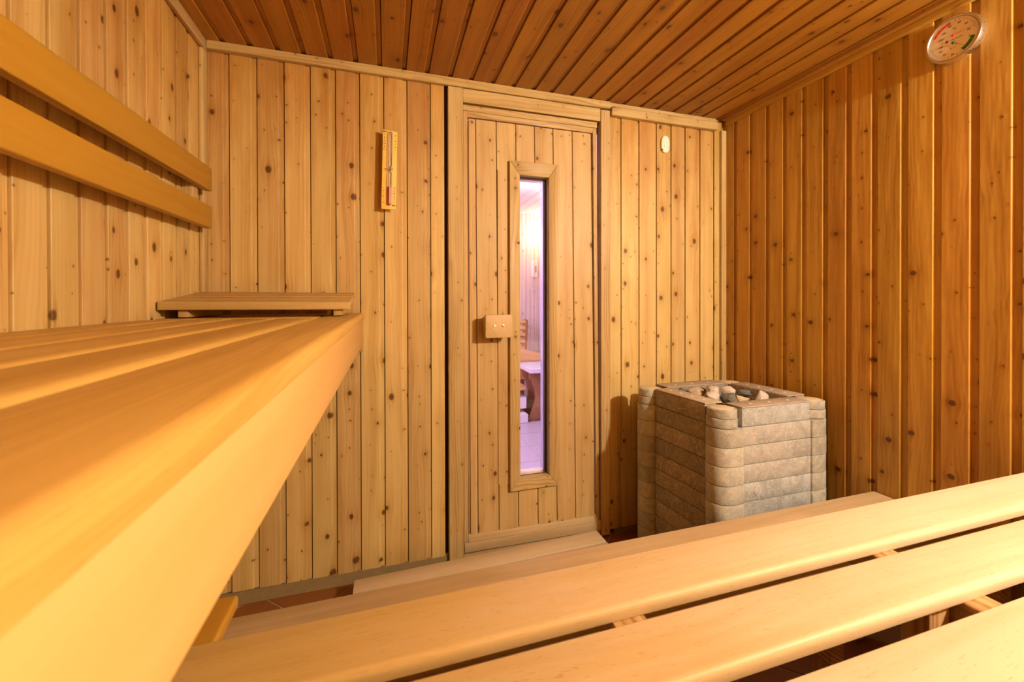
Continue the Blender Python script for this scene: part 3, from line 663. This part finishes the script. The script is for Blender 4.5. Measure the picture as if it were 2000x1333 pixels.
def strip(name, pts, mat, parent, off=OFF):
    bm = bmesh.new(); vs = [bm.verts.new((-(y-TY), z-TZ, 0)) for y, z in pts]; bm.faces.new(vs)
    r = bmesh.ops.extrude_face_region(bm, geom=bm.faces[:])
    for v in r['geom']:
        if isinstance(v, bmesh.types.BMVert): v.co.z += .0004
    return finish(bm, name, mat, parent, tm(TY, TZ, off))
def polar(a, r): return (TY-r*math.cos(a), TZ+r*math.sin(a))
def arc(a0, a1, r0, r1, n=6): return [polar(math.radians(a0+(a1-a0)*k/n), r0) for k in range(n+1)]+[polar(math.radians(a1+(a0-a1)*k/n), r1) for k in range(n+1)]
for k in range(4): strip('red_segment', arc(96+14.5*k, 109.3+14.5*k, .0518, .0600), REDM, dial)
for k in range(4): strip('green_segment', arc(-19-11*k, -29.2-11*k, .0510, .0615), GREENM, dial)
def ticks(name, angs, mat, r0=.0555, r1=.0625, wd=.8):
    bm = bmesh.new()
    for a in angs:
        vs = [bm.verts.new((-(y-TY), z-TZ, 0)) for y, z in (polar(math.radians(a-wd/2), r0), polar(math.radians(a-wd/2), r1), polar(math.radians(a+wd/2), r1), polar(math.radians(a+wd/2), r0))]
        bm.faces.new(vs)
    o = finish(bm, name, mat, dial, tm(TY, TZ, OFF+.0001)); o['kind'] = 'stuff'
ticks('scale_ticks', [8, 14, 20, 26, 32, 40, 50, 60, 72, 84], BLACK); ticks('red_ticks', [158, 164, 170, 176], REDM)
ticks('humidity_ticks', [188, 192, 197, 202, 208, 214, 221, 229, 238, 248, 258, 268, 280], BLACK)
def needle(name, hub, tip, mat, off):
    h = Vector((-(hub[0]-TY), hub[1]-TZ, 0)); t = Vector((-(tip[0]-TY), tip[1]-TZ, 0)); d = (t-h).normalized(); s = Vector((-d.y, d.x, 0))
    p = [h-s*.0011-d*.006, t, h+s*.0011-d*.006]
    bm = bmesh.new(); extr(bm, [(v.x, v.y) for v in p], 0, .0006)
    for v in bmesh.ops.create_cone(bm, cap_ends=True, segments=18, radius1=.0046, radius2=.0040, depth=.0012)['verts']: v.co += h+Vector((0, 0, .0010))
    finish(bm, name, mat, th, tm(TY, TZ, off))
needle('red_needle', (.9364, .8928), (.8800, .8977), REDM, OFF+.001); needle('green_needle', (.9363, .8682), (.9024, .8404), GREENM, OFF+.001)
cyl('emblem', (TX-OFF-.0002, .9532, .8805), .0046, .0006, (-1, 0, 0), REDM, dial, 20); 
cyl('emblem_bar', (TX-OFF-.0005, .9532, .8790), .0030, .0005, (-1, 0, 0), BLACK, dial, 12)
strip('maker_line', [(.9444, .8802), (.9114, .8803), (.9114, .8791), (.9444, .8790)], BLACK, dial)
for a in (25, 8, -12, -33, -50, -66):
    y, z = polar(math.radians(a), .0767); cyl('rim_hole', (TX-.017, y, z), .0017, .0012, (0, y-TY, z-TZ), BLACK, case, 8)

# sand timer on the back wall
sx_, sz_ = .0140, .5695; tl = -.0235
ti = thing('sand_timer', (sx_, D-T, sz_), 'yellow sand timer with pink sand on the back wall left of the door', 'sand timer')
def tf(x, z, y): 
    c_, s_2 = math.cos(tl), math.sin(tl)
    return frame((sx_+x*c_+z*(-s_2)*1, y, sz_+z), (c_, 0, s_2), (-s_2*1, 0, c_), (0, -1, 0))
YS = D-T-.034
pl_ = outline('plate', [(-.0305, -.174), (.0305, -.172), (.0305, .170), (-.0305, .174)], .008, tf(0, 0, YS), YELLOW, ti, .0008)
outline('mount', [(-.012, -.02), (.012, -.02), (.012, .02), (-.012, .02)], .0335, tf(0, 0, D-T-.0005), YELLOW, ti, .0005)
SLOTM = plain('slot_wood', (.80, .56, .30), .6)
slot = outline('slot', [(-.0105, -.160), (.0105, -.160), (.0105, .168), (-.0105, .168)], .0006, tf(.002, 0, YS-.0080), SLOTM, pl_, 0)
def tubez(name, prof, mat, parent, z0, x0=.002, y=YS-.016):
    bm = bmesh.new(); seg = 16
    rings = [[bm.verts.new((r*math.cos(k*2*math.pi/seg), r*math.sin(k*2*math.pi/seg), z)) for k in range(seg)] for r, z in prof]
    for i in range(len(rings)-1):
        for k in range(seg): bm.faces.new((rings[i][k], rings[i][(k+1) % seg], rings[i+1][(k+1) % seg], rings[i+1][k]))
    bm.faces.new(rings[0]); bm.faces.new(rings[-1][::-1])
    c_, s_2 = math.cos(tl), math.sin(tl); b0 = tf(x0, z0, y).translation
    mw = Matrix(((c_, 0, -s_2), (0, 1, 0), (s_2, 0, c_))).to_4x4(); mw.translation = b0
    return finish(bm, name, mat, parent, mw, smooth=True)
tubez('glass_tube', [(.002, -.158), (.0072, -.152), (.0078, -.02), (.0050, -.006), (.0016, 0), (.0050, .006), (.0078, .02), (.0078, .158), (.002, .165)], GLASS, ti, 0)
tubez('sand', [(.002, -.155), (.0066, -.151), (.0068, -.078), (.001, -.074)], PINK, ti, 0)
for k, (dx, w_) in enumerate(((-.0135, .007), (.0135, .007))): cyl('screw', tf(dx, .004, YS-.009).translation-Vector((0, 0, H)), .0034, .003, (0, -1, 0), METAL, ti, 14, .0005)
tube('bracket', [tf(-.0135, .004, YS-.011).translation-Vector((0, 0, H)), tf(-.006, -.001, YS-.024).translation-Vector((0, 0, H)), tf(.003, -.002, YS-.027).translation-Vector((0, 0, H)), tf(.010, -.001, YS-.022).translation-Vector((0, 0, H)), tf(.0145, .003, YS-.011).translation-Vector((0, 0, H))], .0022, METAL, ti)
for s, x, z in (('MIN', -.0225, .1655), ('1', -.0225, .152), ('5', -.0225, .139), ('.', -.0225, .127), ('10', -.0225, .114), ('.', -.0225, .101), ('15', -.0225, .088),
                ('.', .0225, .152), ('-', .0225, .139), ('.', .0225, .127), ('-', .0225, .114), ('.', .0225, .101), ('-', .0225, .088),
                ('-', -.0225, -.080), ('.', -.0225, -.092), ('-', -.0225, -.104), ('.', -.0225, -.117), ('-', -.0225, -.130), ('.', -.0225, -.143),
                ('15', .0225, -.080), ('.', .0225, -.092), ('10', .0225, -.104), ('.', .0225, -.117), ('5', .0225, -.130), ('1', .0225, -.143), ('MIN', .0225, -.157)):
    text('numeral', s, .0105 if s not in '.' else .030, tf(x, z+(.007 if s == '.' else 0), YS-.0084), BLACK, pl_)
# oval sensor
se = outline('temperature_sensor', [(.0265*math.copysign(abs(math.cos(a))**.75, math.cos(a)), .0465*math.copysign(abs(math.sin(a))**.9, math.sin(a))) for a in [k*math.pi/20 for k in range(40)]], .014,
             frame((1.4615, D-T-.0005, .8480), (1, 0, 0), (0, 0, 1), (0, -1, 0)), WHITE, None, .005, 4)
tag(se, 'small white oval plastic sensor on the back wall right of the door', 'sensor')
for dx, dz, r in ((-.010, -.012, .0022), (.009, -.018, .0016), (.021, -.014, .0016)): cyl('hole', (1.4615+dx, D-T-.0150, .848+dz), r, .0012, (0, -1, 0), BLACK, se, 10)
cyl('cable_hole', (1.4615-.020, D-T-.0105, .848-.031), .0042, .007, (-.4, -1, -.4), BLACK, se, 10)
# lamp behind the camera on the right wall
la = thing('wall_lamp', (XR, LY, LZ), 'small sauna lamp with a bare bulb on the right wall behind the camera', 'lamp')
cyl('base_plate', (XR-.017, LY, LZ), .06, .018, (-1, 0, 0), WHITE, la, 28, .003); cyl('socket', (XR-.040, LY, LZ), .02, .03, (-1, 0, 0), WHITE, la, 18)

# ------------------------------------------------------------------ the hall seen through the door glass
YH = 5.2
hf = struct(box('floor', (-.6, D+.09, ZF-.04), (3.6, YH, ZF-.003), HALLG, None, 'X', 0)); hf.name = 'floor_hall'
bm = bmesh.new(); bmesh.ops.create_cube(bm, size=1)
for v in bm.verts: v.co = Vector((v.co.x*.324, v.co.y*.324, v.co.z*.006))
mt2 = bpy.data.meshes.new('tile'); bm.to_mesh(mt2); bm.free()
WM[hf.name] = WM['floor.001'] if 'floor.001' in WM else list(WM.values())[-1]
for i in range(1, 9):
    for j in range(9): link('tile', mt2, HALLF, hf, Matrix.Translation((-.5+.33*i+.165, D+.26+.33*j, ZF-.003+H)))
struct(box('ceiling_hall', (-.6, D+.09, 1.105), (3.6, YH+.1, 1.15), HALLC, None, 'X', 0))
wh = struct(box('wall_hall', (-.6, YH+.012, ZF), (3.6, YH+.06, 1.105), HALLW, None, 'Z', 0))
for k in range(24): plank('plank', .056, 2.355, HALLW, wh, frame((1.10+.056*k, YH, ZF), (1, 0, 0), (0, -1, 0), (0, 0, 1)), lip=.010, t=.005)
struct(box('wall_hall_side', (-.65, D+.09, ZF), (-.6, YH, 1.105), HALLW, None, 'Z', 0)); struct(box('wall_hall_end', (3.6, D+.09, ZF), (3.65, YH, 1.105), HALLW, None, 'Z', 0))
struct(box('wall_hall_near', (-.6, D+.091, ZF), (DX0, D+.12, 1.105), HALLW, None, 'Z', 0)); struct(box('wall_hall_near', (DX1, D+.091, ZF), (3.6, D+.12, 1.105), HALLW, None, 'Z', 0))
struct(box('wall_hall_near', (DX0, D+.091, DZ1), (DX1, D+.12, 1.105), HALLW, None, 'X', 0))
# globe lamp
gl_ = thing('globe_lamp', (1.92, YH, .88), 'glowing white oval lamp on the far hall wall, seen through the door glass', 'lamp')
cyl('base_plate', (1.885, YH-.02, .88), .09, .025, (0, -1, 0), WHITE, gl_, 28, .003)
bm = bmesh.new(); bmesh.ops.create_uvsphere(bm, u_segments=28, v_segments=16, radius=1)
for v in bm.verts: v.co = Vector((v.co.x*.105, v.co.y*.075, v.co.z*.145))
finish(bm, 'globe', GLOBE, gl_, Matrix.Translation((1.885, YH-.105, .88+H)), smooth=True)
# telephone
ph = thing('telephone', (1.80, YH, .38), 'cream wall telephone with a coiled cord on the far hall wall', 'telephone')
outline('body', rrect(.085, .215, .012), .045, frame((1.815, YH-.006, .385), (1, 0, 0), (0, 0, 1), (0, -1, 0)), WHITE, ph, .006, 3)
hexa('handset', [(1.768, YH-.046, .485), (1.802, YH-.046, .485), (1.802, YH-.085, .485), (1.768, YH-.085, .485)], [(1.768, YH-.046, .285), (1.802, YH-.046, .285), (1.802, YH-.085, .285), (1.768, YH-.085, .285)], WPAINT, ph, .010, 3)
for r_i in range(4):
    for c_i in range(2): box('key', (1.818+.014*c_i, YH-.054, .41-.022*r_i), (1.828+.014*c_i, YH-.050, .422-.022*r_i), SEAL, ph, 'X', 0)
tube('cord', [(1.785+.012*math.cos(k*1.9)+.02*math.sin(k/40*6.28), YH-.06+.012*math.sin(k*1.9), .285-.17*math.sin(k/40*math.pi)) for k in range(41)], .0035, WPAINT, ph, 6)
# lounge chair
lc = thing('lounge_chair', (1.6, 4.9, ZF), 'slatted wooden lounge chair by the far hall wall', 'chair')
hexa('side_rail', [(1.50, 4.70, -.62), (1.56, 4.70, -.62), (1.56, 4.74, -.62), (1.50, 4.74, -.62)], [(1.625, 4.98, -.245), (1.675, 4.98, -.260), (1.675, 5.02, -.260), (1.625, 5.02, -.245)], HALLD, lc, .008, 2)
for k in range(5): hexa('slat', [(1.40, 4.72+.055*k, -.59+.074*k), (1.40, 4.75+.055*k, -.55+.074*k), (1.40, 4.765+.055*k, -.565+.074*k), (1.40, 4.735+.055*k, -.605+.074*k)],
                            [(1.55+.02*k, 4.72+.055*k, -.59+.074*k), (1.55+.02*k, 4.75+.055*k, -.55+.074*k), (1.55+.02*k, 4.765+.055*k, -.565+.074*k), (1.55+.02*k, 4.735+.055*k, -.605+.074*k)], HALLO, lc, .003, 1)
box('seat', (1.25, 4.60, -.66), (1.62, 4.98, -.62), HALLD, lc, 'X', .004)
for x, y in ((1.27, 4.62), (1.56, 4.62), (1.27, 4.93), (1.56, 4.93)): box('leg', (x, y, ZF), (x+.045, y+.045, -.66), HALLD, lc, 'Z', .003)
# big tan bench side
bs = thing('wooden_settle', (1.5, 4.45, ZF), 'tan wooden settle with a sloping side board in the hall behind the white table', 'bench')
hexa('side_board', [(1.20, 4.42, -.475), (1.20, 4.42, -.88), (1.20, 4.45, -.88), (1.20, 4.45, -.475)], [(1.95, 4.42, -.70), (1.95, 4.42, -.88), (1.95, 4.45, -.88), (1.95, 4.45, -.70)], HALLO, bs, .006, 2)
box('seat_board', (1.0, 4.10, -.93), (1.36, 4.43, -.89), HALLO, bs, 'X', .006)
box('foot_board', (1.0, 4.12, -1.12), (1.365, 4.43, -1.00), WPAINT, bs, 'X', .006); box('foot_board', (1.0, 4.05, ZF), (1.36, 4.43, -1.16), WPAINT, bs, 'X', .006)
# table with a curved trestle
tb_ = thing('white_table', (1.6, 4.0, ZF), 'white-topped trestle table with a curved wooden leg in the hall', 'table')
box('tabletop', (1.345, 3.95, -.735), (2.2, 4.40, -.690), WPAINT, tb_, 'X', .004)
cv = [(.0, .0), (.0, .030), (.028, .070), (.050, .13), (.075, .20), (.080, .26), (.066, .33), (.045, .38), (.040, .41), (.015, .43), (.010, .515), (.30, .515), (.30, 0), (.17, 0), (.145, .020), (.11, .020), (.09, 0)]
outline('trestle', cv, .035, frame((1.375, 4.13, ZF), (1, 0, 0), (0, 0, 1), (0, -1, 0)), HALLD, tb_, .004, 2)
outline('trestle', cv, .035, frame((1.375, 4.36, ZF), (1, 0, 0), (0, 0, 1), (0, -1, 0)), HALLD, tb_, .004, 2)
